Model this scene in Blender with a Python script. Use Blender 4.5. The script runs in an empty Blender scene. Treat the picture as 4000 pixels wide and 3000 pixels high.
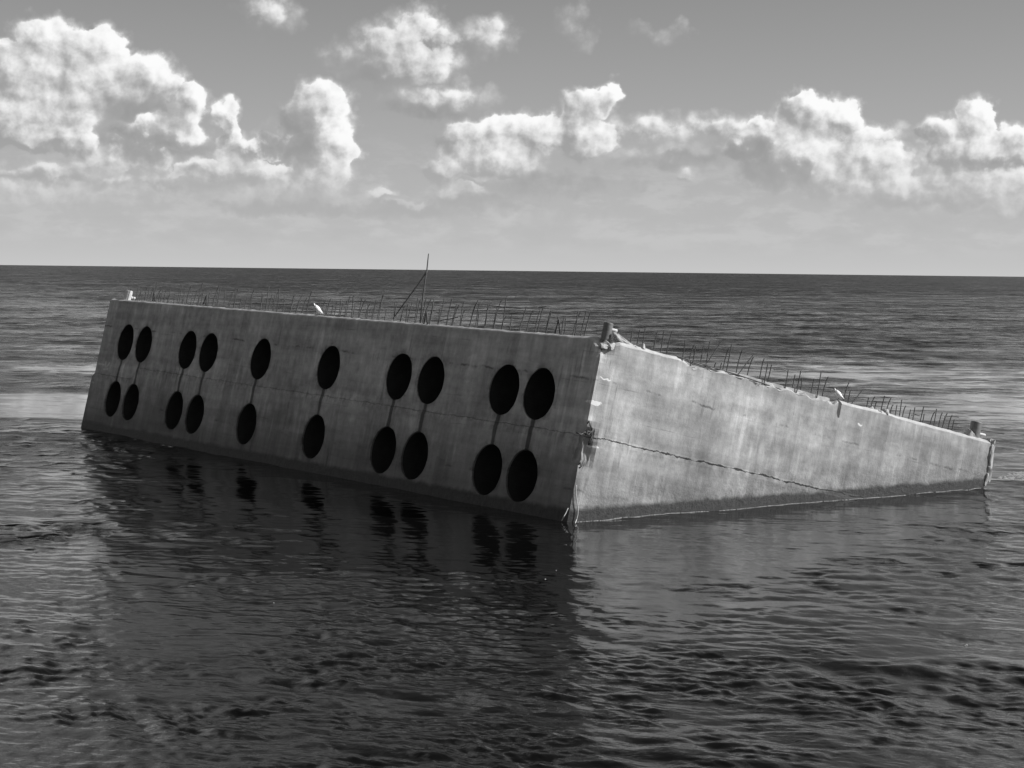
import bpy, bmesh, math, random
import numpy as np
from mathutils import Vector, Matrix, noise as mn
rng = np.random.default_rng(7); random.seed(7)
D = bpy.data; SC = bpy.context.scene; COL = SC.collection
R = math.radians
# ---------------------------------------------------------------- camera geometry
F = 7474.98; H = 7.6                       # focal length in photo pixels, eye height above the water
M = np.array([[9.99933882e-01, 1.14992396e-02, 0.0],
              [6.80256529e-04, -5.91527416e-02, 9.98248712e-01],
              [1.14791012e-02, -9.98182709e-01, -5.91566530e-02]])
EYE = np.array([0, 0, H])
def ray(x, y):
    c = np.array([x - 2000, y - 1500, F]); d = M @ c
    return d / np.linalg.norm(d)
def azel(x, y):
    d = ray(x, y); return math.atan2(d[0], d[1]), math.asin(d[2])
def on_water(x, y):
    d = ray(x, y); t = -H / d[2]; p = EYE + d * t; return p
# ---------------------------------------------------------------- caisson frame (local x = -u, y = v, z = -depth)
P0 = np.array([2.80589943, 58.48030663, -1.98528112 + H])
RM = np.array([[0.56642606, 0.80282985, 0.18607995],
               [-0.82401407, 0.55522307, 0.11281914],
               [-0.01274131, -0.2172362, 0.97603591]])
LEN, WID, DEP = 38.343, 18.023, 9.0
HR, D1, D2, DS = 0.842, 1.994, 4.647, 3.074
HU = [35.589, 33.561, 28.935, 26.877, 22.073, 16.496, 11.374, 9.251, 4.758, 2.786]
BOX = Matrix([list(RM[i]) + [P0[i]] for i in range(3)] + [[0, 0, 0, 1]])
def loc2w(u, v, z): return P0 + RM @ np.array([-u, v, z])
def plane_hit(x, y, axis, val):
    """local point where the photo ray meets the local plane axis = val"""
    o = RM.T @ (EYE - P0); d = RM.T @ ray(x, y)
    t = (val - o[axis]) / d[axis]; return o + d * t
# sun: from the right, a little beyond the caisson
SUN_EL, SUN_AZ = R(31), R(92)              # azimuth from +Y towards +X
SUN = np.array([math.sin(SUN_AZ) * math.cos(SUN_EL), math.cos(SUN_AZ) * math.cos(SUN_EL), math.sin(SUN_EL)])

# ---------------------------------------------------------------- helpers
def link(name, me, mat=None, parent=None, **kw):
    o = D.objects.new(name, me); COL.objects.link(o)
    if mat is not None and me is not None: me.materials.append(mat)
    if parent is not None: o.parent = parent
    for k, v in kw.items(): o[k] = v
    return o
def bm_link(name, bm, mat=None, parent=None, smooth=False, **kw):
    me = D.meshes.new(name); bm.to_mesh(me); bm.free()
    if smooth:
        me.polygons.foreach_set('use_smooth', [True] * len(me.polygons))
    return link(name, me, mat, parent, **kw)
def tube(bm, pts, rad, n=6, cap=True):
    pts = [Vector(p) for p in pts]
    if not hasattr(rad, '__len__'): rad = [rad] * len(pts)
    rings = []
    for i, p in enumerate(pts):
        a = pts[max(i - 1, 0)]; b = pts[min(i + 1, len(pts) - 1)]
        t = (b - a).normalized()
        s = t.cross(Vector((0.31, 0.9, 0.17)))
        if s.length < .1: s = t.cross(Vector((1, 0, 0)))
        s.normalize(); q = t.cross(s)
        rings.append([bm.verts.new(p + rad[i] * (math.cos(k * 2 * math.pi / n) * s + math.sin(k * 2 * math.pi / n) * q)) for k in range(n)])
    for r0, r1 in zip(rings, rings[1:]):
        for k in range(n):
            bm.faces.new((r0[k], r0[(k + 1) % n], r1[(k + 1) % n], r1[k]))
    if cap:
        bm.faces.new(rings[0][::-1]); bm.faces.new(rings[-1])
class NT:
    def __init__(s, tree): s.t = tree
    def n(s, typ, ins=None, **kw):
        nd = s.t.nodes.new(typ)
        for k, v in kw.items(): setattr(nd, k, v)
        for k, v in (ins or {}).items():
            if isinstance(v, bpy.types.NodeSocket): s.t.links.new(v, nd.inputs[k])
            else: nd.inputs[k].default_value = v
        return nd
    def m(s, op, a, b=None, c=None, clamp=False):
        i = {0: a}
        if b is not None: i[1] = b
        if c is not None: i[2] = c
        return s.n('ShaderNodeMath', i, operation=op, use_clamp=clamp).outputs[0]
    def v(s, op, a, b=None, c=None, out=0):
        i = {0: a}
        if b is not None: i[1] = b
        if c is not None: i[2] = c
        return s.n('ShaderNodeVectorMath', i, operation=op).outputs[out]
    def noise(s, vec, scale, detail=2, rough=.5, dim='3D', typ='FBM', dist=0):
        return s.n('ShaderNodeTexNoise', {'Vector': vec, 'Scale': scale, 'Detail': detail, 'Roughness': rough, 'Distortion': dist},
                   noise_dimensions=dim, noise_type=typ).outputs[0]
    def ss(s, x, a, b, lo=0., hi=1.):
        return s.n('ShaderNodeMapRange', {'Value': x, 'From Min': a, 'From Max': b, 'To Min': lo, 'To Max': hi}, interpolation_type='SMOOTHSTEP').outputs[0]
    def lin(s, x, a, b, lo=0., hi=1.):
        return s.n('ShaderNodeMapRange', {'Value': x, 'From Min': a, 'From Max': b, 'To Min': lo, 'To Max': hi}).outputs[0]
    def mixf(s, f, a, b):
        return s.n('ShaderNodeMix', {0: f, 2: a, 3: b}, data_type='FLOAT').outputs[0]
def material(name):
    m = D.materials.new(name); m.use_nodes = True; m.node_tree.nodes.clear()
    t = NT(m.node_tree); out = t.n('ShaderNodeOutputMaterial')
    b = t.n('ShaderNodeBsdfPrincipled'); t.t.links.new(b.outputs[0], out.inputs[0])
    return m, t, b
def grey(t, b, sock):      # a grey value into the colour of a principled shader
    c = t.n('ShaderNodeCombineColor', {0: sock, 1: sock, 2: sock}); t.t.links.new(c.outputs[0], b.inputs['Base Color'])

# ---------------------------------------------------------------- materials
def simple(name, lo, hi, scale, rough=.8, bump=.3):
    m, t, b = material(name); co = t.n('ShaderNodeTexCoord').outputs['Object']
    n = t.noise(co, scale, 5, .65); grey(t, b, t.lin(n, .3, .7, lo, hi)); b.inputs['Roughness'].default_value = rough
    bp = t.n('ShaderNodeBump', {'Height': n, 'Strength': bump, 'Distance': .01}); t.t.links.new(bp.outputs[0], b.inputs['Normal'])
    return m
def concrete():
    m, t, b = material('weathered_concrete')
    co = t.n('ShaderNodeTexCoord').outputs['Object']; geo = t.n('ShaderNodeNewGeometry')
    sep = t.n('ShaderNodeSeparateXYZ', {0: co}); x, y, z = sep.outputs; wz = t.n('ShaderNodeSeparateXYZ', {0: geo.outputs['Position']}).outputs[2]
    def sc(v): return t.v('MULTIPLY', co, v)
    big = t.noise(co, .35, 4, .6); mott = t.noise(co, 2.2, 6, .65); fine = t.noise(co, 22, 4, .7)
    st1 = t.noise(sc((1.15, 1.15, .16)), 1., 6, .6); st2 = t.noise(sc((4.2, 4.2, .5)), 1., 5, .62)
    st3 = t.noise(sc((3., 3., .22)), 1., 3, .5)
    col = t.lin(big, .3, .7, .30, .43)
    col = t.m('MULTIPLY', col, t.lin(mott, .3, .7, .74, 1.24))
    col = t.m('MULTIPLY', col, t.lin(st1, .32, .68, .81, 1.18))
    col = t.m('MULTIPLY', col, t.lin(st2, .3, .7, .90, 1.09))
    col = t.m('MULTIPLY', col, t.lin(fine, .3, .7, .93, 1.06))
    lift = t.noise(sc((.12, .12, 1.7)), 1., 4, .6)           # each pour dried to its own grey
    col = t.m('MULTIPLY', col, t.lin(lift, .34, .66, .82, 1.20))
    # panels of the shuttering: each board took the concrete a little differently
    bd = t.n('ShaderNodeTexWhiteNoise', {'Vector': t.v('FLOOR', t.v('ADD', t.v('MULTIPLY', t.v('ADD', co, t.v('MULTIPLY', t.n('ShaderNodeTexNoise', {'Vector': co, 'Scale': 1.4, 'Detail': 3.}).outputs[1], (.1, .1, .5))), (1.7, 1.7, .55)), (.3, .3, .4)))}, noise_dimensions='3D').outputs[0]
    col = t.m('MULTIPLY', col, t.lin(bd, 0., 1., .90, 1.10))
    # pale lime runs and dark drips, in patches
    patch = t.ss(t.noise(co, .55, 2), .46, .62)
    col = t.m('MULTIPLY', col, t.m('ADD', 1., t.m('MULTIPLY', patch, t.ss(st3, .52, .66, 0, .32))))
    col = t.m('MULTIPLY', col, t.m('SUBTRACT', 1., t.m('MULTIPLY', t.ss(t.noise(co, .45, 2), .5, .62), t.ss(st2, .54, .68, 0, .42))))
    # shutter-board lifts: faint courses every 0.62 m
    jit = t.m('MULTIPLY', t.m('SUBTRACT', t.noise(sc((.7, .7, .7)), 1., 3), .5), .12)
    crs = t.m('ABSOLUTE', t.m('SUBTRACT', t.m('FRACT', t.m('MULTIPLY', t.m('ADD', z, jit), 1 / .95)), .5))
    crsl = t.ss(crs, .03, .0); crsl = t.m('MULTIPLY', crsl, t.ss(t.noise(sc((.5, .5, 1.1)), 1., 5, .65), .50, .66, 0, .6))
    col = t.m('MULTIPLY', col, t.m('SUBTRACT', 1., t.m('MULTIPLY', crsl, .40)))
    # the cold joint: a jagged dark crack at local depth DS, dropping a little towards the far end
    left = t.m('MINIMUM', x, 0.)
    jz = t.m('ADD', z, DS); jz = t.m('SUBTRACT', jz, t.m('MULTIPLY', t.ss(left, -33.4, -34.2), -.55))
    jz = t.m('ADD', jz, t.m('MULTIPLY', t.m('SUBTRACT', t.noise(sc((1.6, 1.6, .5)), 1., 8, .76), .5), .30))
    wob = t.noise(sc((2.6, 2.6, 2.6)), 1., 3)
    cw = t.m('MULTIPLY', t.lin(wob, .35, .7, -.014, .036), t.m('MULTIPLY', t.ss(y, -.6, 5., .35, 1.), t.ss(left, -.1, -.3, 1., .75)))
    crack = t.m('MULTIPLY', t.ss(t.m('SUBTRACT', t.m('ABSOLUTE', jz), cw), .022, -.004), t.ss(left, -.1, -.3, 1., .38))
    halo = t.ss(t.m('ABSOLUTE', t.m('ADD', jz, .05)), .32, .0); halo = t.m('MULTIPLY', halo, t.ss(t.noise(co, 3.2, 5, .7), .4, .62))
    col = t.m('MULTIPLY', col, t.m('SUBTRACT', 1., t.m('MULTIPLY', halo, .3)))
    col = t.m('MULTIPLY', col, t.m('SUBTRACT', 1., t.m('MULTIPLY', crack, .86)))
    # secondary short cracks
    j2 = t.m('ADD', t.m('ADD', z, 4.75), t.m('MULTIPLY', t.m('SUBTRACT', t.noise(sc((1.1, 1.1, .3)), 1., 5, .7), .5), .3))
    c2 = t.m('MULTIPLY', t.ss(t.m('ABSOLUTE', j2), .06, .0), t.ss(t.noise(sc((1.1, 1.1, .1)), 1., 5, .65), .5, .64))
    col = t.m('MULTIPLY', col, t.m('SUBTRACT', 1., t.m('MULTIPLY', c2, .42)))
    j3 = t.m('ADD', t.m('ADD', z, 1.32), t.m('MULTIPLY', t.m('SUBTRACT', t.noise(sc((1.4, 1.4, .3)), 1., 5, .7), .5), .3))
    c3 = t.m('MULTIPLY', t.ss(t.m('ABSOLUTE', j3), .06, .0), t.ss(t.noise(t.v('ADD', sc((.8, .8, .1)), (7, 3, 1)), 1., 5, .65), .48, .62))
    col = t.m('MULTIPLY', col, t.m('SUBTRACT', 1., t.m('MULTIPLY', c3, .62)))
    # stain runs from each upper opening down to the lower one
    near = None
    for u in HU:
        d = t.m('ABSOLUTE', t.m('ADD', x, u)); near = d if near is None else t.m('MINIMUM', near, d)
    near = t.m('ADD', near, t.m('MULTIPLY', t.m('SUBTRACT', t.noise(sc((4, 4, 1.2)), 1., 4, .6), .5), .2))
    run = t.ss(near, .14, .07)
    run = t.m('MULTIPLY', run, t.m('MULTIPLY', t.ss(z, -D1 - .6, -D1 - .84), t.ss(z, -D2 - .1, -D2 + .1)))
    run = t.m('MULTIPLY', run, t.ss(y, .3, .1))
    col = t.m('MULTIPLY', col, t.m('SUBTRACT', 1., t.m('MULTIPLY', run, .7)))
    # damp dirt rings round the openings
    ring = None
    for dd in (D1, D2):
        q = t.m('ADD', t.m('MULTIPLY', near, near), t.m('POWER', t.m('ADD', z, dd), 2.)); q = t.m('SQRT', q)
        ring = q if ring is None else t.m('MINIMUM', ring, q)
    rg = t.m('MULTIPLY', t.ss(ring, 1.08, .84), t.ss(t.noise(co, 2.4, 4, .65), .42, .62)); rg = t.m('MULTIPLY', rg, t.ss(y, .3, .1))
    col = t.m('MULTIPLY', col, t.m('SUBTRACT', 1., t.m('MULTIPLY', rg, .4)))
    # fresh broken concrete along the top rim is paler
    topb = t.m('ADD', z, t.m('MULTIPLY', t.m('SUBTRACT', t.noise(co, 3.5, 4, .65), .5), .22))
    up = t.n('ShaderNodeSeparateXYZ', {0: t.n('ShaderNodeTexCoord').outputs['Normal']}).outputs[2]
    col = t.mixf(t.m('MULTIPLY', t.ss(topb, -.30, -.06), t.ss(up, .12, .4)), col, t.lin(mott, .3, .7, .36, .56))
    # white spatters near the seaward corner
    for (py, pz, ry, rz) in ((.16, -2.03, .2, .07), (.36, -1.25, .26, .03), (.45, -3.36, .18, .035), (11.4, -.62, .12, .04)):
        q = t.v('LENGTH', t.v('MULTIPLY', t.v('SUBTRACT', t.v('ADD', co, t.v('MULTIPLY', t.v('SUBTRACT', t.n('ShaderNodeTexNoise', {'Vector': co, 'Scale': 5.}).outputs[1], (.5, .5, .5)), (0, .3, .2))), (0, py, pz)), (2., 1 / ry, 1 / rz)), out=1)
        col = t.mixf(t.ss(q, 1.05, .85), col, .74)
    # painted draught marks by the far end: a dash, a leaning numeral stroke pair and an underline
    for (ax, az, bx, bz, w) in MARKS:
        ax, bx = -ax, -bx; dx, dz = bx - ax, bz - az; l2 = dx * dx + dz * dz
        px_ = t.m('SUBTRACT', x, ax); pz_ = t.m('SUBTRACT', z, az)
        k = t.m('DIVIDE', t.m('ADD', t.m('MULTIPLY', px_, dx), t.m('MULTIPLY', pz_, dz)), l2, clamp=True)
        ex = t.m('SUBTRACT', px_, t.m('MULTIPLY', k, dx)); ez = t.m('SUBTRACT', pz_, t.m('MULTIPLY', k, dz))
        q = t.m('SQRT', t.m('ADD', t.m('MULTIPLY', ex, ex), t.m('MULTIPLY', ez, ez)))
        f = t.m('MULTIPLY', t.ss(q, w, w * .5), t.ss(y, .3, .1)); f = t.m('MULTIPLY', f, t.lin(mott, .3, .6, .3, .8))
        col = t.mixf(f, col, .62)
    # weed line and wet skirt just above the sea
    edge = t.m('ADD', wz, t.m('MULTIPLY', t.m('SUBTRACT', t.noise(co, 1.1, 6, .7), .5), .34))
    wet = t.ss(edge, .46, .27)
    col = t.mixf(wet, col, t.m('MULTIPLY', t.lin(t.noise(co, 6., 4, .7), .3, .7, .04, .085), 1.))
    low_dark = t.m('ADD', t.ss(edge, 3.0, .4, 0, .30), t.m('MULTIPLY', t.m('MULTIPLY', t.ss(edge, 4.2, .6, 0, .30), t.ss(y, .3, .1)), t.lin(mott, .3, .7, .75, 1.2))); col = t.m('MULTIPLY', col, t.m('SUBTRACT', 1., low_dark))  # darkens towards the sea, more strongly and higher on the long wall
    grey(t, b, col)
    t.t.links.new(t.mixf(wet, .88, .62), b.inputs['Roughness'])
    h = t.m('ADD', t.m('MULTIPLY', mott, .022), t.m('MULTIPLY', fine, .007)); h = t.m('SUBTRACT', h, t.m('MULTIPLY', crack, .06))
    h = t.m('SUBTRACT', h, t.m('MULTIPLY', t.m('ADD', c2, c3), .006)); h = t.m('SUBTRACT', h, t.m('MULTIPLY', crsl, .005))
    h = t.m('ADD', h, t.m('MULTIPLY', st2, .008))
    # honeycombed concrete low down on the wall
    h = t.m('ADD', h, t.m('MULTIPLY', t.noise(co, 9., 5, .7), t.ss(edge, 1.7, .5, 0., .035)))
    bp = t.n('ShaderNodeBump', {'Height': h, 'Strength': .8, 'Distance': 1.}); t.t.links.new(bp.outputs[0], b.inputs['Normal'])
    b.inputs['Specular IOR Level'].default_value = .3
    return m
# the painted marks, measured on the long side in metres (u, z) ends and stroke width
def mark(x0, y0, x1, y1, w):
    a = plane_hit(x0, y0, 1, 0.); c = plane_hit(x1, y1, 1, 0.); return (-a[0], a[2], -c[0], c[2], w)
MARKS = [mark(387, 1421, 409, 1425, .05), mark(414, 1414, 415, 1432, .09), mark(428, 1419, 419, 1434, .08), mark(407, 1443, 424, 1442, .06), mark(361, 1493, 369, 1495, .05)]
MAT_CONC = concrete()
MAT_HOLE = simple('shade_black_opening', .012, .024, 3., .8)  # near-black colour stands in for the deep shade inside the openings
MAT_RUST = simple('rusty_steel', .035, .085, 9., .75)
MAT_BOLL = simple('weathered_bollard_iron', .10, .19, 7., .6)
MAT_PALE = simple('pale_painted_iron', .34, .55, 6., .6)
MAT_PIN = simple('pale_bollard_pin', .55, .75, 8., .6)
MAT_RUBBLE = simple('broken_concrete', .32, .50, 6., .9, .7)
MAT_ROPE = simple('bleached_rope', .42, .6, 30., .9)
MAT_FOAM = simple('sea_foam', .24, .42, 12., .9)
MAT_WHITE = simple('white_plumage', .78, .86, 20., .8, .1)
MAT_GREYW = simple('grey_plumage', .5, .6, 20., .8, .1)
MAT_BEAK = simple('beak_and_legs', .22, .3, 20., .5, .1)

# ---------------------------------------------------------------- the caisson
ROOT = link('concrete_caisson', None); ROOT.matrix_world = BOX
ROOT['label'] = 'huge tilted concrete box half sunk in the sea, round black openings along one side'
ROOT['category'] = 'caisson'

def fbm(p, o=4): return mn.fractal(Vector(p), 1.0, 2.0, o)
def hull():
    def axis(a, b, step, fine=()):
        s = set(np.round(np.linspace(a, b, int((b - a) / step) + 1), 4))
        return sorted(s | set(np.round(fine, 4)))
    us = axis(0, LEN, .17, [.05, .1, .15, .25]); vs = axis(0, WID, .17, [.05, .1, .15, .25, WID - .08, 10.17, 10.28, 10.36])
    ds = sorted(set([0, .05, .1, .16, .24, .34, .46, .6, .8]) | set(np.round(np.arange(1, 6.4, .2), 3)) | {7., 8., DEP})
    vid = {}; co = []; faces = []
    def V(u, v, d):
        k = (u, v, d)
        if k not in vid: vid[k] = len(co); co.append(k)
        return vid[k]
    def grid(A, B, f, flip):
        for a0, a1 in zip(A, A[1:]):
            for b0, b1 in zip(B, B[1:]):
                q = [V(*f(a0, b0)), V(*f(a1, b0)), V(*f(a1, b1)), V(*f(a0, b1))]
                faces.append(q[::-1] if flip else q)
    # coarse top/back follow the same lattice so the shell is closed
    grid(us, ds, lambda a, c: (a, 0., c), False)
    grid(us, ds, lambda a, c: (a, WID, c), True)
    grid(vs, ds, lambda a, c: (0., a, c), True)
    grid(vs, ds, lambda a, c: (LEN, a, c), False)
    grid(us, vs, lambda a, c: (a, c, 0.), True)
    grid(us, vs, lambda a, c: (a, c, DEP), False)
    out = []
    for (u, v, d) in co:
        x, y, z = -u, v, -d
        nse = fbm((u * .9, v * .9, d * .9)); n2 = fbm((u * 2.7 + 9, v * 2.7, d * 2.7)); n3 = fbm((u * .35, v * .35 + 5, d))
        e = min(u, v) if d < .01 else (max(u, 0) if False else 0)
        if d < .5:                                       # ragged, worn rim
            k = max(0, 1 - d / .28)
            inner = min(u if u > 0 else 0, v if v > 0 else 0) if (u > 0 and v > 0) else 0
            if d < .01:
                k2 = max(0, 1 - min(u, v) / .5)
                z += k2 * (.04 * n2 - .02) + .02 * nse
                c = .13 + .08 * n2
                if v < .26: y = c + v * (.30 - c) / .26
                if u < .26: x = -(c + u * (.30 - c) / .26)
            else:
                z += k * (.04 * n2 - .03 + .04 * min(0, nse))
                if d < .06 and v < .01: y += .03 + .03 * n2
                if d < .06 and u < .01: x -= .03 + .03 * n2
        # broken front edge of the sunlit side
        if u < .26 and d < .36:
            g = max(0, min(1, (v - 3.1) / .25)) * max(0, min(1, (10.2 - v) / .15))
            if g > 0:
                drop = .15 + .10 * n2 + .03 * math.sin(v * 2.1)
                z = min(z, (-drop * (1.15 - u * 2.4) * (1 + .5 * mn.noise(Vector((v * 4.1, u * 3, 2)))) - .1 * d) * g) if u < .16 else z
                if d < .01 and u < .16: x -= 0
            g2 = max(0, 1 - abs(v - 12.3) / .9)
            z += g2 * .05
        # a notch where a bar has burst out, and a nick further down
        if u < .5 and abs(v - 10.28) < .02 and d < .5: z -= .24; x -= .1
        # crumbled corner by the bollard
        r = math.hypot(math.hypot(u, v), d * .8)
        if r < .62:
            c = 1 - r / .62; z -= .38 * c + .14 * n2 * c; x -= .22 * c; y += .14 * c
        # burst edge at the joint
        if u < .45 and v < .45 and 2.7 < d < 4.25:
            g = min(1, (d - 2.7) / .25, (4.25 - d) / .35) * max(0, 1 - math.hypot(u, v) / .45)
            x -= .26 * g * (1 + .8 * n2); y += .20 * g * (1 + .8 * nse)
        # lower lift stands a little proud
        if d > DS + (.6 if u > LEN - .1 else .05):
            if u > LEN - .01: x -= .18
            if v < .01: y -= .035
            if u < .01: x += .035
        # split rubbing strip at the far corner of the sunlit side
        if v > WID - .01 and u < .3: y += .06 * n2
        out.append((x + .006 * n3 * (d > .5), y + .006 * nse * (d > .5), z))
    me = D.meshes.new('hull'); me.from_pydata(out, [], faces); me.update()
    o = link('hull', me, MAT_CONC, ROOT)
    # round openings cut by a boolean, applied straight away
    bm = bmesh.new()
    for u in HU:
        for d in (D1, D2):
            pr, pb = [], []
            for k in range(48):
                a = k / 48 * 2 * math.pi; rr = HR * (1 + .012 * math.sin(3 * a + u) + .006 * math.sin(11 * a + d + u))
                pr.append(bm.verts.new((-u + rr * math.cos(a), -.5, -d + rr * math.sin(a)))); pb.append(bm.verts.new((-u + rr * math.cos(a), 1.75, -d + rr * math.sin(a))))
            for k in range(48): bm.faces.new((pr[k], pb[k], pb[(k + 1) % 48], pr[(k + 1) % 48]))
            bm.faces.new(pr); bm.faces.new(pb[::-1])
    bmesh.ops.recalc_face_normals(bm, faces=bm.faces)
    cm = D.meshes.new('cut'); bm.to_mesh(cm); bm.free()
    cut = D.objects.new('cut', cm); COL.objects.link(cut); cut.matrix_world = BOX
    bpy.context.view_layer.update()
    # normals of the shell outwards first
    bm = bmesh.new(); bm.from_mesh(me); bmesh.ops.recalc_face_normals(bm, faces=bm.faces); bm.to_mesh(me); bm.free()
    md = o.modifiers.new('openings', 'BOOLEAN'); md.operation = 'DIFFERENCE'; md.object = cut; md.solver = 'EXACT'
    dg = bpy.context.evaluated_depsgraph_get(); nm = D.meshes.new_from_object(o.evaluated_get(dg))
    o.modifiers.clear(); o.data = nm; nm.name = 'hull'
    D.objects.remove(cut); D.meshes.remove(cm)
    return o
HULL = hull()

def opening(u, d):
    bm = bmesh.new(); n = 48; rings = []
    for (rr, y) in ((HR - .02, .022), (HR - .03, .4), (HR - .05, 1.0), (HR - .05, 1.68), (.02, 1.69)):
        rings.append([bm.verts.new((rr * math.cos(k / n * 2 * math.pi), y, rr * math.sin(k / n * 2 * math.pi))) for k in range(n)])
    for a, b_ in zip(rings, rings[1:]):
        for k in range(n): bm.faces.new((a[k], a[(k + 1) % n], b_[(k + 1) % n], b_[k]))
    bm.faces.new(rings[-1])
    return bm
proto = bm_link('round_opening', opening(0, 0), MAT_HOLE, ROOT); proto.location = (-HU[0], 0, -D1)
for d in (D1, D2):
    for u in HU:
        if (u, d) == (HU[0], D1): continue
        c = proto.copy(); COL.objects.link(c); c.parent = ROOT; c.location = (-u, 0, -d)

# bollards with a cross pin, on three corners of the rim
def bollard(u, v, h, r, z0, pin_h, yaw, tone):
    bm = bmesh.new(); prof = [(r * 1.12, 0), (r * 1.12, .03), (r, .035), (r, h * .5), (r * 1.0, h - .03), (r * .96, h - .01), (r * .86, h), (.02, h + .006)]
    n = 28; rings = [[bm.verts.new((p[0] * math.cos(k / n * 2 * math.pi), p[0] * math.sin(k / n * 2 * math.pi), p[1])) for k in range(n)] for p in prof]
    for a, b_ in zip(rings, rings[1:]):
        for k in range(n): bm.faces.new((a[k], a[(k + 1) % n], b_[(k + 1) % n], b_[k]))
    bm.faces.new(rings[-1])
    o = bm_link('bollard', bm, tone, ROOT); o.location = (-u, v, z0); o.rotation_euler = (0, 0, yaw)
    bm = bmesh.new(); L = r * 2.0
    tube(bm, [(-L, 0, pin_h), (-L + .02, 0, pin_h), (L - .02, 0, pin_h), (L, 0, pin_h)], [.035, .055, .055, .035], 12)
    p = bm_link('pin', bm, MAT_PIN, o, True)
    return o
bollard(.42, .38, .60, .155, -.1, .40, R(55), MAT_BOLL)
bollard(37.35, .4, .52, .175, -.05, .22, R(55), MAT_PALE)
bollard(.4, WID - .55, .62, .20, -.06, .2, R(55), MAT_BOLL)

# starter bars: pairs along the two visible walls; the hundred nearest are parts, the rest one part
bars = []
def bar_pts(u, v, h, lean=(0, 0), kink=0.):
    lx, ly = lean
    pts = [(-u, v, -.12), (-u + lx * h * .4, v + ly * h * .4, h * .45), (-u + lx * h * .8 + kink * .02, v + ly * h * .8, h * .8), (-u + lx * h + kink * .06, v + ly * h, h)]
    return pts
u = 1.3
while u < 37.0:
    for v in (.16, .46):
        if random.random() < .12: continue
        h = random.uniform(.5, .98) - (.3 if random.random() < .2 else 0) + (.14 if random.random() < .12 else 0)
        bars.append(bar_pts(u + random.gauss(0, .05), v + random.gauss(0, .02), h, (random.gauss(0, .075), random.gauss(0, .06)), random.choice((0, 0, 0, 1, -1, 2))))
    u += .5
v = 1.4
while v < WID - 1.2:
    for uu in (.2, .5):
        if random.random() < .2 or (10.2 < v < 10.6): continue
        h = random.uniform(.42, .82) - (.3 if random.random() < .18 else 0)
        if 11 < v: h *= .78
        bars.append(bar_pts(uu, v + random.gauss(0, .05), h, (random.gauss(0, .05), random.gauss(0, .04)), random.choice((0, 0, 1))))
    v += .5
for (x0, y0, x1, y1) in ((2765, 1405, 2818, 1334), (2885, 1452, 2945, 1383), (2840, 1440, 2858, 1345), (3310, 1590, 3372, 1520)):
    a = plane_hit(x0, y0, 0, -.22); c = plane_hit(x1, y1, 0, -.22)
    a[2] -= .1; bars.append([tuple(a), tuple(.5 * (a + c) + np.array([0, 0, .012])), tuple(c)])
bars.sort(key=lambda p: np.linalg.norm(loc2w(-p[0][0], p[0][1], 0) - EYE))
for p in bars[:98]:
    bm = bmesh.new(); tube(bm, p, .0172, 6); bm_link('rebar', bm, MAT_RUST, ROOT)
bm = bmesh.new()
for p in bars[98:]: tube(bm, p, .0172, 6)
bm_link('rebar_row', bm, MAT_RUST, ROOT, kind='stuff', label='dense row of thin rusty starter bars along the far part of the rim')
# tie bars lying across the starter bars
for (x0, y0, x1, y1, vv) in ((1912, 1194, 1962, 1199, .3), (1757, 1199, 1793, 1201, .3), (1720, 1252, 1788, 1240, .12), (2103, 1202, 2135, 1197, .4)):
    a = plane_hit(x0, y0, 1, vv); c = plane_hit(x1, y1, 1, vv); bm = bmesh.new(); tube(bm, [a, c], .017, 6); bm_link('tie_bar', bm, MAT_RUST, ROOT)
for (x0, y0, x1, y1, uu) in ((3023, 1444, 3068, 1446, .35), (3690, 1628, 3745, 1629, .35), (3560, 1622, 3592, 1624, .35), (2640, 1390, 3120, 1545, .2), (2700, 1420, 3150, 1565, .12)):
    a = plane_hit(x0, y0, 0, -uu); c = plane_hit(x1, y1, 0, -uu); mid = .5 * (a + c) + np.array([0, 0, .03]); bm = bmesh.new(); tube(bm, [a, mid, c], .02, 6); bm_link('tie_bar', bm, MAT_RUST, ROOT)
# hairpin lifting loops on the long rim
for (xa, ya, xt, yt, xb, yb) in ((1657, 1255, 1666, 1220, 1672, 1256), (2170, 1290, 2183, 1250, 2190, 1291), (598, 1168, 603, 1136, 606, 1168), (795, 1180, 808, 1153, 806, 1184)):
    a, b_, c = (plane_hit(*q, 1, .1) for q in ((xa, ya), (xt, yt), (xb, yb)))
    bm = bmesh.new(); tube(bm, [a - np.array([0, 0, .1]), a * .15 + b_ * .85, b_, b_ * .85 + c * .15, c - np.array([0, 0, .1])], .028, 7); bm_link('lifting_loop', bm, MAT_RUST, ROOT, True)
# the lone mast with its raking brace
q = [plane_hit(x, y, 1, .22) for x, y in ((1641, 1262), (1650, 1180), (1661, 1090), (1667, 1060), (1671, 1020), (1674, 991))]
bm = bmesh.new(); tube(bm, q, [.03, .03, .026, .024, .022, .018], 7); MAST = bm_link('mast', bm, MAT_RUST, ROOT, True)
q = [plane_hit(x, y, 1, .18) for x, y in ((1536, 1244), (1590, 1170), (1634, 1110), (1662, 1068), (1668, 1055))]
bm = bmesh.new(); tube(bm, q, .021, 7); bm_link('brace', bm, MAT_RUST, MAST, True)

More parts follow.
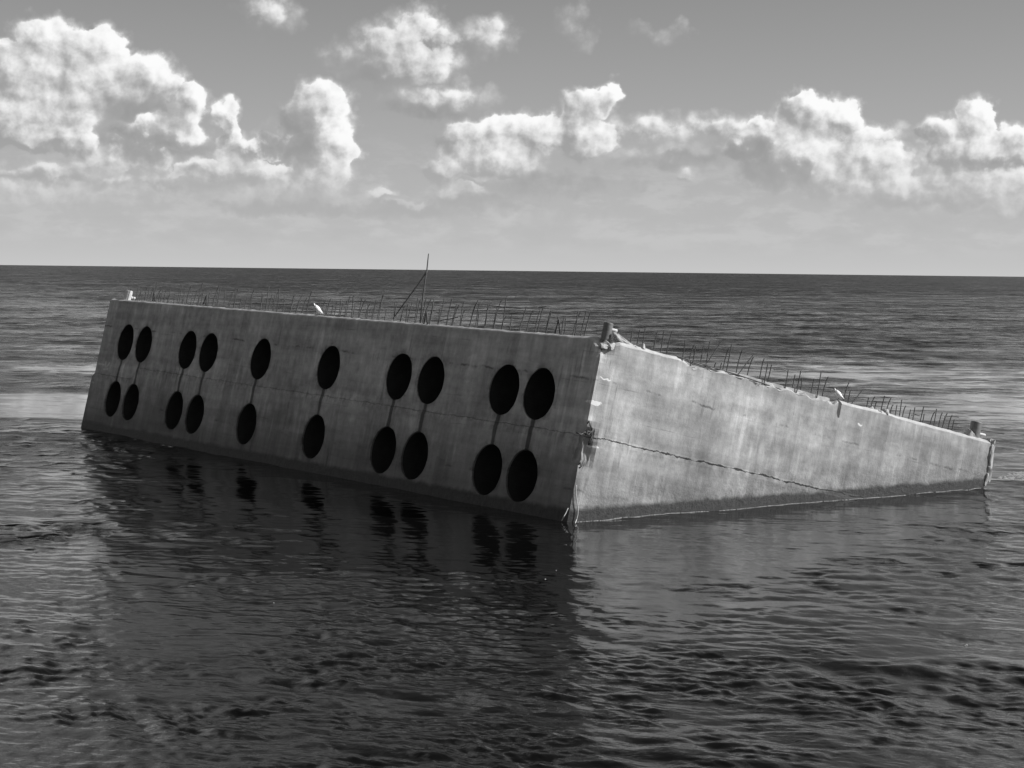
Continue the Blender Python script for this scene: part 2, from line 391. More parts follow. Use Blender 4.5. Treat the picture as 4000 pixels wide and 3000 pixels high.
# broken slab and rubble by the near bollard
def chunk(name, c, size, rot, mat, parent, seed, sub=3):
    bm = bmesh.new(); bmesh.ops.create_cube(bm, size=1.); bmesh.ops.subdivide_edges(bm, edges=bm.edges, cuts=sub, use_grid_fill=True)
    for v_ in bm.verts:
        p = v_.co.copy(); r_ = p.length; p *= (.62 / max(r_, .01)) ** .35
        n = mn.noise_vector(p * 2.3 + Vector((seed * 3.1, seed, 0))); p += n * .16
        v_.co = Vector((p.x * size[0], p.y * size[1], p.z * size[2]))
    o = bm_link(name, bm, mat, parent); o.location = c; o.rotation_euler = rot; return o
chunk('broken_slab', (-.22, .98, .02), (.2, 1.0, .17), (R(-16), R(8), R(6)), MAT_RUBBLE, ROOT, 1)
for i, (u_, v_, z_, s) in enumerate(((.12, .1, -.28, .2), (.2, .28, -.18, .16), (.1, .42, -.22, .18), (.3, .55, -.04, .16), (.18, 1.62, -.02, .2), (.12, .62, -.3, .16), (.16, 1.36, -.05, .14), (.14, 12.3, -.03, .18), (.14, 12.62, -.03, .22), (.25, 12.0, .02, .16), (.2, 17.0, .0, .3), (.16, 17.82, -.2, .26), (.2, 17.98, -.06, .22))):
    chunk('rubble', (-u_, v_, z_), (s, s * 1.3, s * .7), (i, i * 2.1, i * .7), MAT_RUBBLE, ROOT, i + 5, 2)
# ragged end at the far corner of the sunlit side
bm = bmesh.new()
for i in range(7):
    pass
bm.free()
for i, (y_, z_, s) in enumerate(((18.05, -.45, .32), (18.12, -.8, .36), (18.16, -1.15, .3), (18.06, -1.4, .24), (18.1, -.2, .24))):
    chunk('rubble', (-.1, y_, z_), (.3, s * .5, s * 2.), (.15 * (i % 3), .1, .05 * i), MAT_RUBBLE, ROOT, i + 31, 2)
# burst reinforcement at the joint on the near corner
for pts in (((2293, 1655), (2300, 1645), (2311, 1672), (2313, 1700), (2303, 1722), (2299, 1738)), ((2286, 1700), (2296, 1683), (2308, 1690), (2312, 1715), (2304, 1735)), ((2270, 1694), (2284, 1690), (2299, 1698), (2310, 1684)), ((2252, 1690), (2268, 1697), (2290, 1686)),
            ((2259, 1815), (2266, 1808), (2271, 1822), (2262, 1828))):
    q = [plane_hit(x, y, 0, .05 + .03 * math.sin(i * 2.)) for i, (x, y) in enumerate(pts)]
    bm = bmesh.new(); tube(bm, q, .026, 7); bm_link('bent_rebar', bm, MAT_RUST, ROOT, True)

# ---------------------------------------------------------------- gulls
def gull(name, u, v, zrot, s, label):
    p = loc2w(u, v, .0)
    r = link(name, None, label=label, category='gull', group='gulls on the caisson rim'); r.location = p; r.rotation_euler = (0, 0, zrot); r.scale = (s,) * 3
    # body: one smooth lofted surface, breast forward (+x), tail back and down
    def loft(stations, n=14):
        bm = bmesh.new(); rings = []
        for (x, z, ry, rz) in stations:
            rings.append([bm.verts.new((x - .25 * rz * math.sin(a) * 0, ry * math.cos(a), z + rz * math.sin(a))) for a in (k / n * 2 * math.pi for k in range(n))])
        for a, b_ in zip(rings, rings[1:]):
            for k in range(n): bm.faces.new((a[k], a[(k + 1) % n], b_[(k + 1) % n], b_[k]))
        bm.faces.new(rings[0][::-1]); bm.faces.new(rings[-1]); bmesh.ops.recalc_face_normals(bm, faces=bm.faces); return bm
    body = bm_link('body', loft([(-.19, .06, .03, .012), (-.165, .08, .06, .035), (-.13, .12, .09, .075), (-.07, .175, .125, .125), (.02, .225, .13, .14), (.075, .28, .10, .11), (.10, .325, .055, .055), (.112, .36, .05, .048), (.125, .39, .05, .047), (.14, .41, .042, .038), (.155, .42, .02, .016)]), MAT_WHITE, r, True)
    for sy in (1, -1):
        bm = bmesh.new(); n = 10; rings = []
        for (x, z, h_) in ((.07, .265, .02), (.03, .24, .055), (-.05, .19, .062), (-.11, .14, .05), (-.16, .105, .03), (-.20, .07, .012), (-.225, .05, .003)):
            rings.append([bm.verts.new((x, sy * (.112 - .3 * max(0, -x) + .022 * math.cos(a)), z + h_ * math.sin(a))) for a in (k / n * 2 * math.pi for k in range(n))])
        for a, b_ in zip(rings, rings[1:]):
            for k in range(n): bm.faces.new((a[k], a[(k + 1) % n], b_[(k + 1) % n], b_[k]))
        bm.faces.new(rings[0]); bm.faces.new(rings[-1]); bmesh.ops.recalc_face_normals(bm, faces=bm.faces)
        bm_link('wing', bm, MAT_GREYW, r, True)
        bm = bmesh.new(); tube(bm, [(.01, sy * .035, .15), (.0, sy * .035, .08), (.01, sy * .035, .0)], [.016, .009, .008], 6)
        tube(bm, [(.0, sy * .035, .006), (.06, sy * .05, .005)], [.008, .004], 5); tube(bm, [(.0, sy * .035, .006), (.06, sy * .02, .005)], [.008, .004], 5)
        bm_link('leg', bm, MAT_BEAK, r, True)
        bm = bmesh.new(); bmesh.ops.create_uvsphere(bm, u_segments=8, v_segments=6, radius=.007); e = bm_link('eye', bm, MAT_RUST, body, True); e.location = (.140, sy * .042, .412)
    bm = bmesh.new(); tube(bm, [(.15, 0, .415), (.185, 0, .41), (.21, 0, .401), (.216, 0, .391)], [.014, .012, .009, .003], 8); bm_link('beak', bm, MAT_BEAK, r, True)
    return r
a = plane_hit(1243, 1228, 2, .0)
gull('gull', -plane_hit(1240, 1230, 1, .12)[0], .12, R(168), .98, 'white gull with folded grey wings on the long shaded rim, left of the mast')
gull('gull', .14, plane_hit(3275, 1560, 0, -.14)[1], R(160), .88, 'white gull standing on the sunlit sloping rim, right of the near bollard')

# ---------------------------------------------------------------- ropes at the near corner
def rope(label, pts, rad):
    bm = bmesh.new(); q = []
    for (x, y, off) in pts:
        if y > 2030: p = on_water(x, y) + np.array([0, -.02, .015])
        else: p = loc2w(0, 0, 0) + RM @ plane_hit(x, y, 0, off)
        q.append(p)
    # smooth it a little
    w = []
    for i in range(len(q) - 1):
        for k in range(5):
            f = k / 5; w.append(q[i] * (1 - f) + q[i + 1] * f)
    w.append(q[-1]); tube(bm, w, rad, 7)
    return bm_link('rope', bm, MAT_ROPE, None, True, label=label, category='rope', group='ropes at the near corner')
rope('longer pale cord hanging in a curve down the sunlit face to the water',
     [(2251, 1895, .09), (2250, 1925, .09), (2253, 1955, .1), (2258, 1985, .1), (2257, 2010, .1), (2252, 2030, .1), (2247, 2046, 0)], .016)
rope('short thin cord slanting left from the near corner down to the dark water',
     [(2219, 1985, .08), (2210, 2005, .12), (2202, 2018, .14), (2194, 2036, 0)], .013)

# ---------------------------------------------------------------- water
def water():
    # rings: evenly spaced in viewing angle, from the foot of the pier out to the horizon
    rr_ = [16.]
    while rr_[-1] < 52000:
        q_ = rr_[-1]; step = q_ * q_ / H * .000235
        if q_ < 28: step *= 2.5
        elif q_ > 40: step = min(step, .42 + max(0, q_ - 380) * .011)
        rr_.append(q_ + max(step, .03))
    r = np.array(rr_); dr = np.gradient(r)
    fine = np.linspace(R(-18.), R(18.), 1150); coarse = np.concatenate([np.linspace(R(18.), R(342.), 110)[1:-1]])
    az = np.concatenate([fine, coarse]); na = len(az)
    r[-1] = 60000
    X = r[:, None] * np.sin(az)[None]; Y = r[:, None] * np.cos(az)[None]
    sp = np.maximum(dr[:, None] * .9, (r[:, None] * (36 / 1150) * math.pi / 180)) * np.ones_like(X)
    sp[:, 1150:] = np.maximum(sp[:, 1150:], r[:, None] * .05)
    def vnoise(x, y, seed):
        g = np.random.default_rng(seed).random((256, 256)); xi = np.floor(x).astype(int); yi = np.floor(y).astype(int); fx = x - xi; fy = y - yi
        fx = fx * fx * (3 - 2 * fx); fy = fy * fy * (3 - 2 * fy); A = lambda i, j: g[i & 255, j & 255]
        return (A(xi, yi) * (1 - fx) + A(xi + 1, yi) * fx) * (1 - fy) + (A(xi, yi + 1) * (1 - fx) + A(xi + 1, yi + 1) * fx) * fy
    def fb(x, y, seed, o=4):
        s = 0; w = .5; t_ = 0
        for i in range(o): s = s + w * vnoise(x * 2 ** i, y * 2 ** i, seed + i); t_ += w; w *= .55
        return s / t_
    def sst(x, a, b): k = np.clip((x - a) / (b - a), 0, 1); return k * k * (3 - 2 * k)
    # how ruffled the surface is: lee of the caisson, wind lanes, slicks
    fl = sst(fb(X / 30 + 40, Y / 9 + 11, 3), .38, .62)                      # streaky patches, long across the wind
    lane = sst(fb(X / 60 + 3, Y / 14 + 70, 21), .40, .60)
    far = sst(Y, 70, 150)
    A = .55 + .45 * fl
    def blob(cx, cy, rx, ry): return np.exp(-((X - cx) / rx) ** 2 - ((Y - cy) / ry) ** 2)
    # lee in front of the caisson: distance to its waterline (local frame)
    lx = -((X - P0[0]) * RM[0, 0] + (Y - P0[1]) * RM[1, 0]); ly = (X - P0[0]) * RM[0, 1] + (Y - P0[1]) * RM[1, 1]
    dx_ = np.maximum(np.maximum(-lx, lx - LEN), 0); dy_ = np.maximum(np.maximum(-ly, ly - WID), 0); dist = np.hypot(dx_, dy_)
    lee = (1 - sst(dist, 3., 25.)) * (1 - sst(Y, 68, 96))
    lee = lee * (1 - np.clip(.45 * blob(-18, 62, 6, 30) + .7 * blob(19, 56, 4.5, 16), 0, 1))
    A = A * (1 - .74 * lee)
    # slicks each side of and behind it
    sl = np.clip(2.0 * blob(-29, 104, 16, 9) + .75 * blob(-26, 142, 26, 8) + .84 * blob(34, 108, 24, 30) + .55 * blob(25, 160, 40, 30) + .5 * blob(24, 76, 7, 9), 0, 1.4)
    sk = sst(sl + .6 * (fb(X / 22, Y / 2.6, 51, 5) - .5), .22, .95)
    A = A * (1 - (.80 + .18 * fb(X / 6, Y / 1.6, 91, 3)) * sk * (1 - lee * .3))
    A = A * (1 - .22 * far) * (1 + 1.1 * sst(Y, 260, 1100))
    A = A * (1 + .0 * np.clip(blob(-15, 54, 6, 26) + .3 * blob(-9, 36, 4, 8) + blob(17, 48, 6, 16), 0, 1))
    g1 = sst(fb(X / 3.2, Y / 3.2, 61, 3), .3, .7); g2 = sst(fb(X / 1.1, Y / 1.1, 71, 3), .3, .7)
    N = 120; lam = np.geomspace(.16, 24., N) * rng.uniform(.92, 1.08, N); main = R(205)
    Z = np.zeros_like(X); un = np.zeros_like(X); spr = sp[:, 570]
    for l in lam:
        th_ = main + rng.normal(0, .40) + (R(60) if rng.random() < .22 else 0); ph = rng.uniform(0, 6.28); k = 2 * math.pi / l
        slope = .155 * math.sqrt(2 / N) * (.95 if l < .4 else 1.45 if l < 1.6 else 1.0 if l < 3 else .8 if l < 8 else .5)
        rows = np.nonzero(l / spr > 2.2)[0]; lo, hi = rows[0], rows[-1] + 1
        w = sst(l / sp, 2.2, 4.5)
        mod = A if l > 6 else A * (.42 + 1.15 * (g1 if l > .9 else g2 * (.5 + g1)))
        if l > 1.5: mod = mod * np.maximum(.42 + .58 * far, 1.0 * blob(11, 36, 7, 9))
        if l > 4: mod = np.maximum(mod, (.2 + .14 * far) * (1 - .7 * sk))
        ar = (k * (X[lo:hi] * math.sin(th_) + Y[lo:hi] * math.cos(th_)) + ph).astype(np.float32)
        s_ = np.sin(ar)
        Z[lo:hi] += (w * mod)[lo:hi] * slope / k * (s_ + .44 * (.5 - s_ * s_))
        un += ((1 - w) * mod * slope) ** 2 * .5
    Z *= (r < 4000)[:, None]
    # bow of the swell lifting along the right foreground
    co = np.stack([X, Y, Z], 2).reshape(-1, 3).astype(np.float32)
    nr = len(r); i = np.arange(nr - 1)[:, None] * na; j = np.arange(na)[None]; j2 = (j + 1) % na
    q = np.stack([i + j, i + j2, i + na + j2, i + na + j], 2).reshape(-1, 4).astype(np.int32)
    # close the middle below the viewer
    c0 = len(co); co = np.vstack([co, np.array([[0, 0, 0]], np.float32)])
    tri = np.stack([np.full(na, c0), np.arange(1, na + 1) % na, np.arange(na)], 1).astype(np.int32)
    q = q[:, ::-1]
    me = D.meshes.new('water'); me.vertices.add(len(co)); me.vertices.foreach_set('co', co.ravel())
    nl = q.size + tri.size; me.loops.add(nl); me.loops.foreach_set('vertex_index', np.concatenate([q.ravel(), tri[:, ::-1].ravel()]))
    me.polygons.add(len(q) + len(tri))
    me.polygons.foreach_set('loop_start', np.concatenate([np.arange(len(q)) * 4, q.size + np.arange(len(tri)) * 3]).astype(np.int32))
    me.polygons.foreach_set('use_smooth', np.ones(len(q) + len(tri), bool))
    me.update(calc_edges=True); me.validate()
    at = me.attributes.new('unresolved_slope', 'FLOAT', 'POINT'); at.data.foreach_set('value', np.append(np.sqrt(un).ravel(), 0).astype(np.float32))
    at = me.attributes.new('ruffle', 'FLOAT', 'POINT'); at.data.foreach_set('value', np.append(A.ravel(), 0).astype(np.float32))
    m, t, b = material('sea_water')
    us = t.n('ShaderNodeAttribute', attribute_name='unresolved_slope').outputs['Fac']; ru = t.n('ShaderNodeAttribute', attribute_name='ruffle').outputs['Fac']
    pos = t.n('ShaderNodeNewGeometry').outputs['Position']
    b.inputs['Base Color'].default_value = (.004, .004, .004, 1); b.inputs['IOR'].default_value = 1.333
    ro = t.m('ADD', .02, t.m('POWER', t.m('MULTIPLY', t.m('MAXIMUM', t.m('SUBTRACT', us, .012), 0.), .8), .5)); ro = t.m('MINIMUM', ro, .55); 
    t.t.links.new(ro, b.inputs['Roughness'])
    # chop too small for the mesh further out: ripples of half a metre to six metres
    d1 = t.noise(t.v('MULTIPLY', pos, (.30, .55, 0)), 1., 6, .62); d2 = t.noise(t.v('MULTIPLY', pos, (.05, .14, 0)), 1., 4, .6)
    away = t.ss(us, .015, .06)
    ro2 = t.m('MULTIPLY', ro, t.m('ADD', 1., t.m('MULTIPLY', away, t.m('ADD', t.m('MULTIPLY', t.m('SUBTRACT', d1, .5), 1.6), t.m('MULTIPLY', t.m('SUBTRACT', d2, .5), 1.8)))))
    t.t.links.new(t.m('MAXIMUM', ro2, .02), b.inputs['Roughness'])
    n1 = t.noise(t.v('MULTIPLY', pos, (1., 1.3, 1.)), 9., 3, .55); bp = t.n('ShaderNodeBump', {'Height': t.m('ADD', t.m('MULTIPLY', n1, t.m('MULTIPLY', ru, .007)), t.m('MULTIPLY', d1, t.m('MULTIPLY', t.m('MULTIPLY', away, ru), .55))), 'Strength': 1., 'Distance': 1.})
    t.t.links.new(bp.outputs[0], b.inputs['Normal'])
    link('water', me, m, None, kind='structure')
    Zr = co[:c0, 2].reshape(len(r), na)
    return lambda x, y: float(Zr[min(np.searchsorted(r, math.hypot(x, y)), len(r) - 1), np.searchsorted(fine, min(math.atan2(x, y), R(17.9)))])
WZ = water()

# foam where the swell laps the sunlit side, and a breaking lick further right
bm = bmesh.new()
def fleck(p, rx, ry, n=7):
    p = (p[0], p[1], WZ(p[0], p[1]) + .012)
    c = bm.verts.new((p[0], p[1], p[2] + .006 + ry * .2)); vs = [bm.verts.new((p[0] + rx * math.cos(k / n * 6.283) * random.uniform(.6, 1.3), p[1] + ry * math.sin(k / n * 6.283) * random.uniform(.6, 1.3), p[2] - .03)) for k in range(n)]
    for k in range(n): bm.faces.new((c, vs[k], vs[(k + 1) % n]))
def side_at(v_):            # where the sunlit face meets the water
    d = 0.
    o = P0 + RM @ np.array([.045, v_, 0]); t_ = o[2] / RM[2, 2]; return o - RM[:, 2] * t_
for k in range(1500):
    v_ = random.uniform(.2, WID - .2)
    if mn.noise(Vector((v_ * .8, 0, 3))) < -.38: continue
    p = side_at(v_); off = abs(random.gauss(0, .015)) + .01
    s = random.uniform(.006, .015) * (1 + .8 * mn.noise(Vector((v_ * 2.1, 4, 3)))); fleck(p + np.array([.566, -.824, -.02]) * off, s * 2.2, s)
for k in range(45):
    p = on_water(random.gauss(3975, 22), random.gauss(1850, 4)); s = random.uniform(.03, .09); fleck(p + np.array([0, 0, .06]), s * 2.2, s)
for k in range(25):
    p = on_water(random.gauss(3945, 18), random.gauss(1866, 3)); s = random.uniform(.03, .09); fleck(p + np.array([0, 0, .05]), s * 2, s)
for (x, y, s) in ((2130, 2267, .028), (2172, 2230, .02), (1070, 2353, .022), (3775, 2518, .04), (3770, 2521, .03)): fleck(on_water(x, y) + np.array([0, 0, .05]), s * 1.3, s)
bm_link('foam', bm, MAT_FOAM, None, True, kind='stuff')

# ---------------------------------------------------------------- sky
W = D.worlds.new('World'); SC.world = W; W.use_nodes = True; W.node_tree.nodes.clear()
S = NT(W.node_tree); STR = .1; SKYGAIN = .068
wo = S.n('ShaderNodeOutputWorld')
sky = S.n('ShaderNodeTexSky', sky_type='NISHITA', sun_disc=False, sun_elevation=SUN_EL, sun_rotation=SUN_AZ, air_density=1., dust_density=1., ozone_density=1.)
sr = S.n('ShaderNodeSeparateColor', {0: sky.outputs[0]})      # the black-and-white film sees mostly red and green light
skyv = S.m('ADD', S.m('MULTIPLY', sr.outputs[0], .75), S.m('MULTIPLY', sr.outputs[1], .25))
gen = S.n('ShaderNodeTexCoord').outputs['Generated']; dxyz = S.n('ShaderNodeSeparateXYZ', {0: S.v('NORMALIZE', gen)})
KK = F * 2212 / 4000 / 100                                    # cloud map unit: hundredth of the picture height or so, in angle
A_ = S.m('MULTIPLY', S.m('ARCTAN2', dxyz.outputs[0], dxyz.outputs[1]), KK); E_ = S.m('MULTIPLY', S.m('ARCSINE', dxyz.outputs[2]), KK)
PV = S.n('ShaderNodeCombineXYZ', {0: A_, 1: E_, 2: 0.}).outputs[0]
BL = [ # cumulus heaps: centre, radii (in 2212-wide picture units), weight
 (95, 95, 62, 50, 1), (195, 110, 75, 52, 1), (60, 165, 110, 65, 1), (190, 175, 125, 65, 1), (290, 165, 85, 48, 1), (350, 180, 45, 35, .8), (95, 235, 120, 55, .9), (5, 110, 40, 30, .8),
 (408, 232, 42, 44, 1), (350, 288, 90, 42, .95), (300, 300, 60, 30, .8), (483, 236, 22, 24, .7), (488, 290, 24, 45, .8), (150, 300, 60, 32, 1), (60, 300, 90, 26, .8),
 (560, 372, 90, 26, .85), (450, 370, 100, 26, .75), (690, 225, 62, 50, 1.1), (652, 265, 56, 58, 1), (700, 300, 62, 75, 1.1), (690, 375, 70, 52, .9), (575, 318, 55, 32, .8), (745, 320, 25, 60, .8),
 (835, 95, 66, 42, .66), (900, 62, 56, 44, .6), (960, 82, 48, 28, .5), (880, 130, 110, 42, .6), (925, 150, 60, 30, .7), (735, 118, 38, 26, .3), (1055, 74, 50, 34, .46), (582, 28, 52, 36, .4), (1240, 62, 28, 34, .22), (1425, 72, 40, 14, .15), (955, 214, 95, 30, .46),
 (1000, 305, 58, 42, 1), (1085, 285, 80, 38, 1), (1160, 290, 70, 45, 1), (1060, 345, 100, 45, 1), (960, 370, 48, 34, .9), (1245, 255, 45, 48, 1), (1285, 222, 48, 32, 1), (1328, 205, 22, 24, .8), (1265, 300, 70, 45, .9), (1000, 412, 58, 20, .7), (820, 415, 34, 12, .5), (900, 448, 130, 22, .45),
 (1420, 280, 120, 28, .42), (1550, 272, 80, 26, .45), (1420, 335, 120, 30, .3), (1480, 380, 40, 18, .4),
 (1730, 224, 42, 30, 1), (1765, 255, 78, 42, 1.05), (1822, 255, 45, 34, 1), (1645, 280, 52, 28, .9), (1600, 318, 52, 24, .9), (1720, 330, 105, 60, 1.1), (1790, 390, 90, 45, 1), (1680, 380, 70, 40, .8), (1850, 335, 55, 46, 1), (1910, 350, 62, 45, .95), (1930, 405, 85, 38, .8), (1850, 285, 120, 20, .5),
 (2112, 258, 44, 44, 1), (2040, 292, 58, 38, 1), (2095, 330, 100, 55, 1), (2195, 310, 50, 40, .9), (2150, 395, 130, 40, .8), (2020, 400, 90, 36, .6), (2190, 445, 120, 24, .55),
 (250, 395, 250, 38, .42), (600, 400, 140, 40, .45), (80, 420, 170, 40, .42), (2000, 430, 260, 40, .42), (520, 330, 60, 40, .6), (270, 345, 120, 30, .6), (20, 262, 80, 44, 1), (130, 268, 70, 30, .9), (110, 370, 150, 22, .45), (40, 430, 120, 16, .35), (330, 430, 140, 16, .35), (1130, 480, 150, 16, .2), (600, 440, 170, 20, .3)]
def heap_group(name, items):
    """one sector of the sky: its heaps as a height field, the same field a step towards the sun"""
    g = D.node_groups.new(name, 'ShaderNodeTree'); g.interface.new_socket('Vector', in_out='INPUT', socket_type='NodeSocketVector'); g.interface.new_socket('Height', in_out='OUTPUT', socket_type='NodeSocketFloat')
    t = NT(g); i = t.n('NodeGroupInput').outputs[0]; acc = None
    for (x, y, rx, ry, w) in items:
        a, e = azel(x * 4000 / 2212, y * 4000 / 2212); cx, cy = a * KK, e * KK; k = math.sqrt(w)
        sx, sy = 100 / rx * k / 1.22, 100 / ry * k / 1.22
        q = t.v('MULTIPLY_ADD', i, (sx, sy, 0), (-cx * sx, -cy * sy, 0)); d = t.v('DOT_PRODUCT', q, q, out=1)
        h = t.m('SUBTRACT', w, d); acc = h if acc is None else t.m('MAXIMUM', acc, h)
    o = t.n('NodeGroupOutput'); g.links.new(acc, o.inputs[0]); return g
def call(g, vec):
    n = S.t.nodes.new('ShaderNodeGroup'); n.node_tree = g; S.t.links.new(vec, n.inputs[0]); return n.outputs[0]
skyb = S.m('MULTIPLY', skyv, SKYGAIN)
skyb = S.mixf(S.m('POWER', 2.718, S.m('MULTIPLY', S.m('MAXIMUM', E_, 0.), -.32)), skyb, .53)   # bright sea air low down
def background(val):
    cc = S.n('ShaderNodeCombineColor', {0: val, 1: val, 2: val}); return S.n('ShaderNodeBackground', {'Color': cc.outputs[0], 'Strength': STR}).outputs[0]
hzn = S.noise(S.v('MULTIPLY', PV, (.75, 2.1, 0)), 1., 7, .62, '2D')
hzf = S.m('MULTIPLY', S.ss(E_, .2, .8), S.ss(E_, 3.4, 1.3))
skyv2 = S.mixf(S.m('MULTIPLY', S.m('MULTIPLY', S.ss(hzn, .44, .66), hzf), .30), skyb, .60)
skyv2 = S.mixf(S.m('MULTIPLY', S.m('MULTIPLY', S.ss(hzn, .46, .30), hzf), .30), skyv2, .43)
GREYB = [(300, 305, 75, 38, .7), (345, 320, 90, 26, .7), (575, 322, 62, 34, .8), (640, 300, 45, 70, .7), (1605, 322, 60, 26, .7), (1680, 372, 80, 34, .7), (890, 450, 125, 24, .6), (1010, 440, 120, 20, .5), (640, 450, 170, 15, .6), (120, 385, 130, 14, .5), (2170, 355, 80, 12, .6), (1990, 440, 120, 14, .5), (330, 400, 160, 14, .4), (300, 240, 90, 30, .35), (1150, 400, 200, 26, .35), (820, 165, 60, 18, .3), (930, 240, 90, 14, .35), (1480, 345, 130, 20, .4)]
def sector(items, greys):
    wn = S.n('ShaderNodeTexNoise', {'Vector': PV, 'Scale': 1.9, 'Detail': 4., 'Roughness': .5}, noise_dimensions='2D').outputs[1]
    off = S.v('SUBTRACT', wn, (.5, .5, .5))
    PW = S.v('ADD', PV, S.v('MULTIPLY', off, (.62, .5, 0)))
    hb = S.m('MAXIMUM', call(items, PW), -1.5)
    hs = S.m('MAXIMUM', call(items, S.v('ADD', PW, (.24, .20, 0))), -1.2); hs0 = S.m('MAXIMUM', call(items, S.v('ADD', PW, (-.24, -.20, 0))), -1.2)
    def puffs(vec):          # cauliflower relief: round lobes on round lobes
        v1 = S.n('ShaderNodeTexVoronoi', {'Vector': vec, 'Scale': 2.1, 'Detail': 3., 'Roughness': .4, 'Lacunarity': 2.6, 'Smoothness': .55}, voronoi_dimensions='2D', feature='SMOOTH_F1').outputs[0]
        return S.m('SUBTRACT', .40, v1)
    PD = S.v('ADD', PV, S.v('MULTIPLY', off, (.12, .1, 0)))
    hd = puffs(PD); hd2 = puffs(S.v('ADD', PD, (.12, .10, 0)))
    fine = S.m('SUBTRACT', S.noise(PV, 6., 5, .6, '2D'), .5)
    big = S.m('SUBTRACT', S.noise(S.v('MULTIPLY', PV, (1., 1.15, 0)), 1.6, 3, .5, '2D'), .5)
    soft = S.ss(E_, .9, 3.0)                                      # low heaps are dim and soft in the haze
    hgt = S.m('ADD', S.m('ADD', hb, .16), S.m('ADD', S.m('MULTIPLY', hd, .62), S.m('MULTIPLY', fine, .24)))
    firm = S.ss(hb, .1, .5)
    alpha = S.ss(hgt, S.mixf(firm, -.3, .02), S.mixf(firm, .8, .17))
    macro = S.m('MINIMUM', S.m('SUBTRACT', hs0, hs), 1.)
    macro = S.m('MAXIMUM', macro, -1.); lit = S.m('ADD', .44, S.m('MULTIPLY', macro, .46))
    lit = S.m('ADD', lit, S.m('MULTIPLY', S.m('SUBTRACT', hd, hd2), S.mixf(firm, .05, .40)))
    lit = S.m('ADD', lit, S.m('MULTIPLY', fine, .06)); lit = S.m('ADD', lit, S.m('MULTIPLY', big, .45))
    lit = S.ss(lit, .0, .95)
    cl = S.m('ADD', S.mixf(soft, .44, .33), S.m('MULTIPLY', lit, S.mixf(soft, .24, .58)))
    alpha = S.m('MULTIPLY', alpha, S.m('MULTIPLY', S.mixf(S.ss(E_, .3, 2.4), .2, 1.), S.mixf(S.ss(hb, .0, .42), .45, 1.)))
    # grey undersides and banks, drawn out level, half lost in haze
    gb = S.m('ADD', S.m('MAXIMUM', call(greys, PW), -1.5), S.m('ADD', S.m('MULTIPLY', hd, .35), S.m('MULTIPLY', fine, .3)))
    galpha = S.m('MULTIPLY', S.ss(gb, -.25, .55), .95)
    base = skyv2
    full = S.mixf(alpha, base, cl)
    gm = S.m('MULTIPLY', galpha, S.m('SUBTRACT', 1., S.m('MULTIPLY', alpha, S.ss(lit, .4, .9, .15, 1.))))
    full = S.mixf(gm, full, S.mixf(soft, .41, .285))
    return background(S.m('MULTIPLY', full, 1 / STR))
# the sky all round, with scattered heaps and a bank along the horizon
gn = S.noise(S.v('MULTIPLY', PV, (.22, .36, 0)), 1., 6, .58, '2D'); gn2 = S.noise(S.v('MULTIPLY', S.v('ADD', PV, (.5, .35, 0)), (.22, .36, 0)), 1., 4, .58, '2D')
wob = S.m('SUBTRACT', S.noise(PV, .45, 3, .5, '2D'), .5); AA = S.m('ADD', S.m('ABSOLUTE', A_), S.m('MULTIPLY', wob, 5.)); EE = S.m('ADD', E_, S.m('MULTIPLY', wob, 1.5))
room = S.m('MAXIMUM', S.ss(AA, 13.2, 18.), S.ss(EE, 8.3, 10.))       # they leave the stretch in front clear
thr = S.mixf(S.m('MULTIPLY', S.ss(AA, 6.0, 16.), S.ss(E_, 27., 15.)), .56, .46)
thr = S.m('ADD', thr, S.m('MULTIPLY', S.ss(E_, 8., 34.), .12)); thr = S.m('ADD', thr, S.m('MULTIPLY', S.m('SUBTRACT', 1., room), .4))
gh = S.m('SUBTRACT', gn, thr)
ga = S.ss(gh, .0, .14); glit = S.ss(S.m('ADD', .55, S.m('MULTIPLY', S.m('SUBTRACT', gn, gn2), 5.)), .1, .95)
# edgeless unseen veil to either side, added to brighten the water's reflections
vl = S.m('MULTIPLY', S.m('MULTIPLY', S.m('MULTIPLY', S.ss(S.m('ABSOLUTE', A_), 5., 15.), S.ss(S.m('ABSOLUTE', A_), 40., 24.)), S.ss(E_, 8.4, 13.)), S.ss(E_, 42., 20.))
skyv3 = S.mixf(S.m('MULTIPLY', vl, S.m('ADD', .25, S.m('MULTIPLY', S.noise(S.v('MULTIPLY', PV, (.12, .3, 0)), 1., 4, .5, '2D'), .7))), skyv2, .82)
gcl = S.m('ADD', .46, S.m('MULTIPLY', glit, .48))
around = background(S.m('MULTIPLY', S.mixf(S.m('MULTIPLY', ga, S.ss(E_, .1, 2., .3, 1.)), skyv3, gcl), 1 / STR))
def mixs(f, a, b):
    n = S.n('ShaderNodeMixShader', {0: f}); S.t.links.new(a, n.inputs[1]); S.t.links.new(b, n.inputs[2]); return n.outputs[0]
EDGES = [-18., -7.6, -3.0, 1.4, 5.6, 18.]                     # cut the view into sectors so that each looks up its own heaps only
cur = None
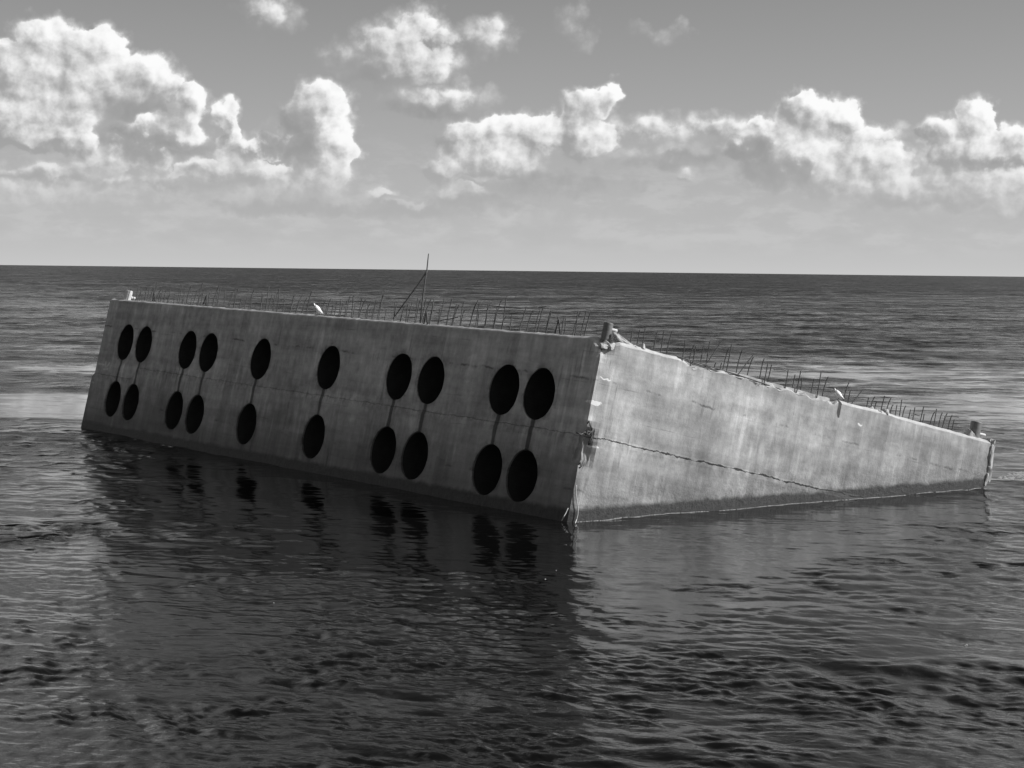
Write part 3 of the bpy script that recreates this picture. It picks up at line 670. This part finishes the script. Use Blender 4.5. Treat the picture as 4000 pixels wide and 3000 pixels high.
for k in range(5):
    items = []
    for bl in BL:
        a = azel(bl[0] * 4000 / 2212, bl[1] * 4000 / 2212)[0] * KK; rr = bl[2] / 100 * 1.12 + .8
        if a + rr > EDGES[k] and a - rr < EDGES[k + 1]: items.append(bl)
    gr = [g_ for g_ in GREYB if azel(g_[0] * 4000 / 2212, g_[1] * 4000 / 2212)[0] * KK + g_[2] / 100 * 1.12 + .8 > EDGES[k] and azel(g_[0] * 4000 / 2212, g_[1] * 4000 / 2212)[0] * KK - g_[2] / 100 * 1.12 - .8 < EDGES[k + 1]]
    sh = sector(heap_group('cumulus_heaps', items), heap_group('grey_banks', gr))
    cur = sh if cur is None else mixs(S.m('GREATER_THAN', A_, EDGES[k]), cur, sh)
inside = S.m('MULTIPLY', S.m('LESS_THAN', S.m('ABSOLUTE', A_), 14.), S.m('LESS_THAN', E_, 8.6))
tot = around
tot = mixs(inside, tot, cur)
S.t.links.new(tot, wo.inputs[0])
W.cycles.sampling_method = 'MANUAL'; W.cycles.sample_map_resolution = 512

# ---------------------------------------------------------------- sun, camera, view
sl = D.lights.new('sun', 'SUN'); sl.energy = 5.; sl.angle = R(.5); sl.color = (1, 1, 1)
so = D.objects.new('sun', sl); COL.objects.link(so); so.rotation_euler = Vector(SUN).to_track_quat('Z', 'Y').to_euler(); so.location = (60, 20, 60)
cam = D.cameras.new('camera'); co_ = D.objects.new('camera', cam); COL.objects.link(co_)
cam.sensor_width = 36; cam.lens = 36 * F / 4000; cam.clip_start = .5; cam.clip_end = 200000
rt, dn, fw = M[:, 0], M[:, 1], M[:, 2]
co_.matrix_world = Matrix([[rt[i], -dn[i], -fw[i], EYE[i]] for i in range(3)] + [[0, 0, 0, 1]])
SC.camera = co_
vs = SC.view_settings; vs.view_transform = 'Standard'; vs.look = 'None'; vs.exposure = .1; vs.gamma = 1; vs.use_curve_mapping = False
SC.cycles.use_denoising = True; SC.cycles.max_bounces = 6; SC.cycles.use_adaptive_sampling = True; SC.cycles.adaptive_threshold = .015
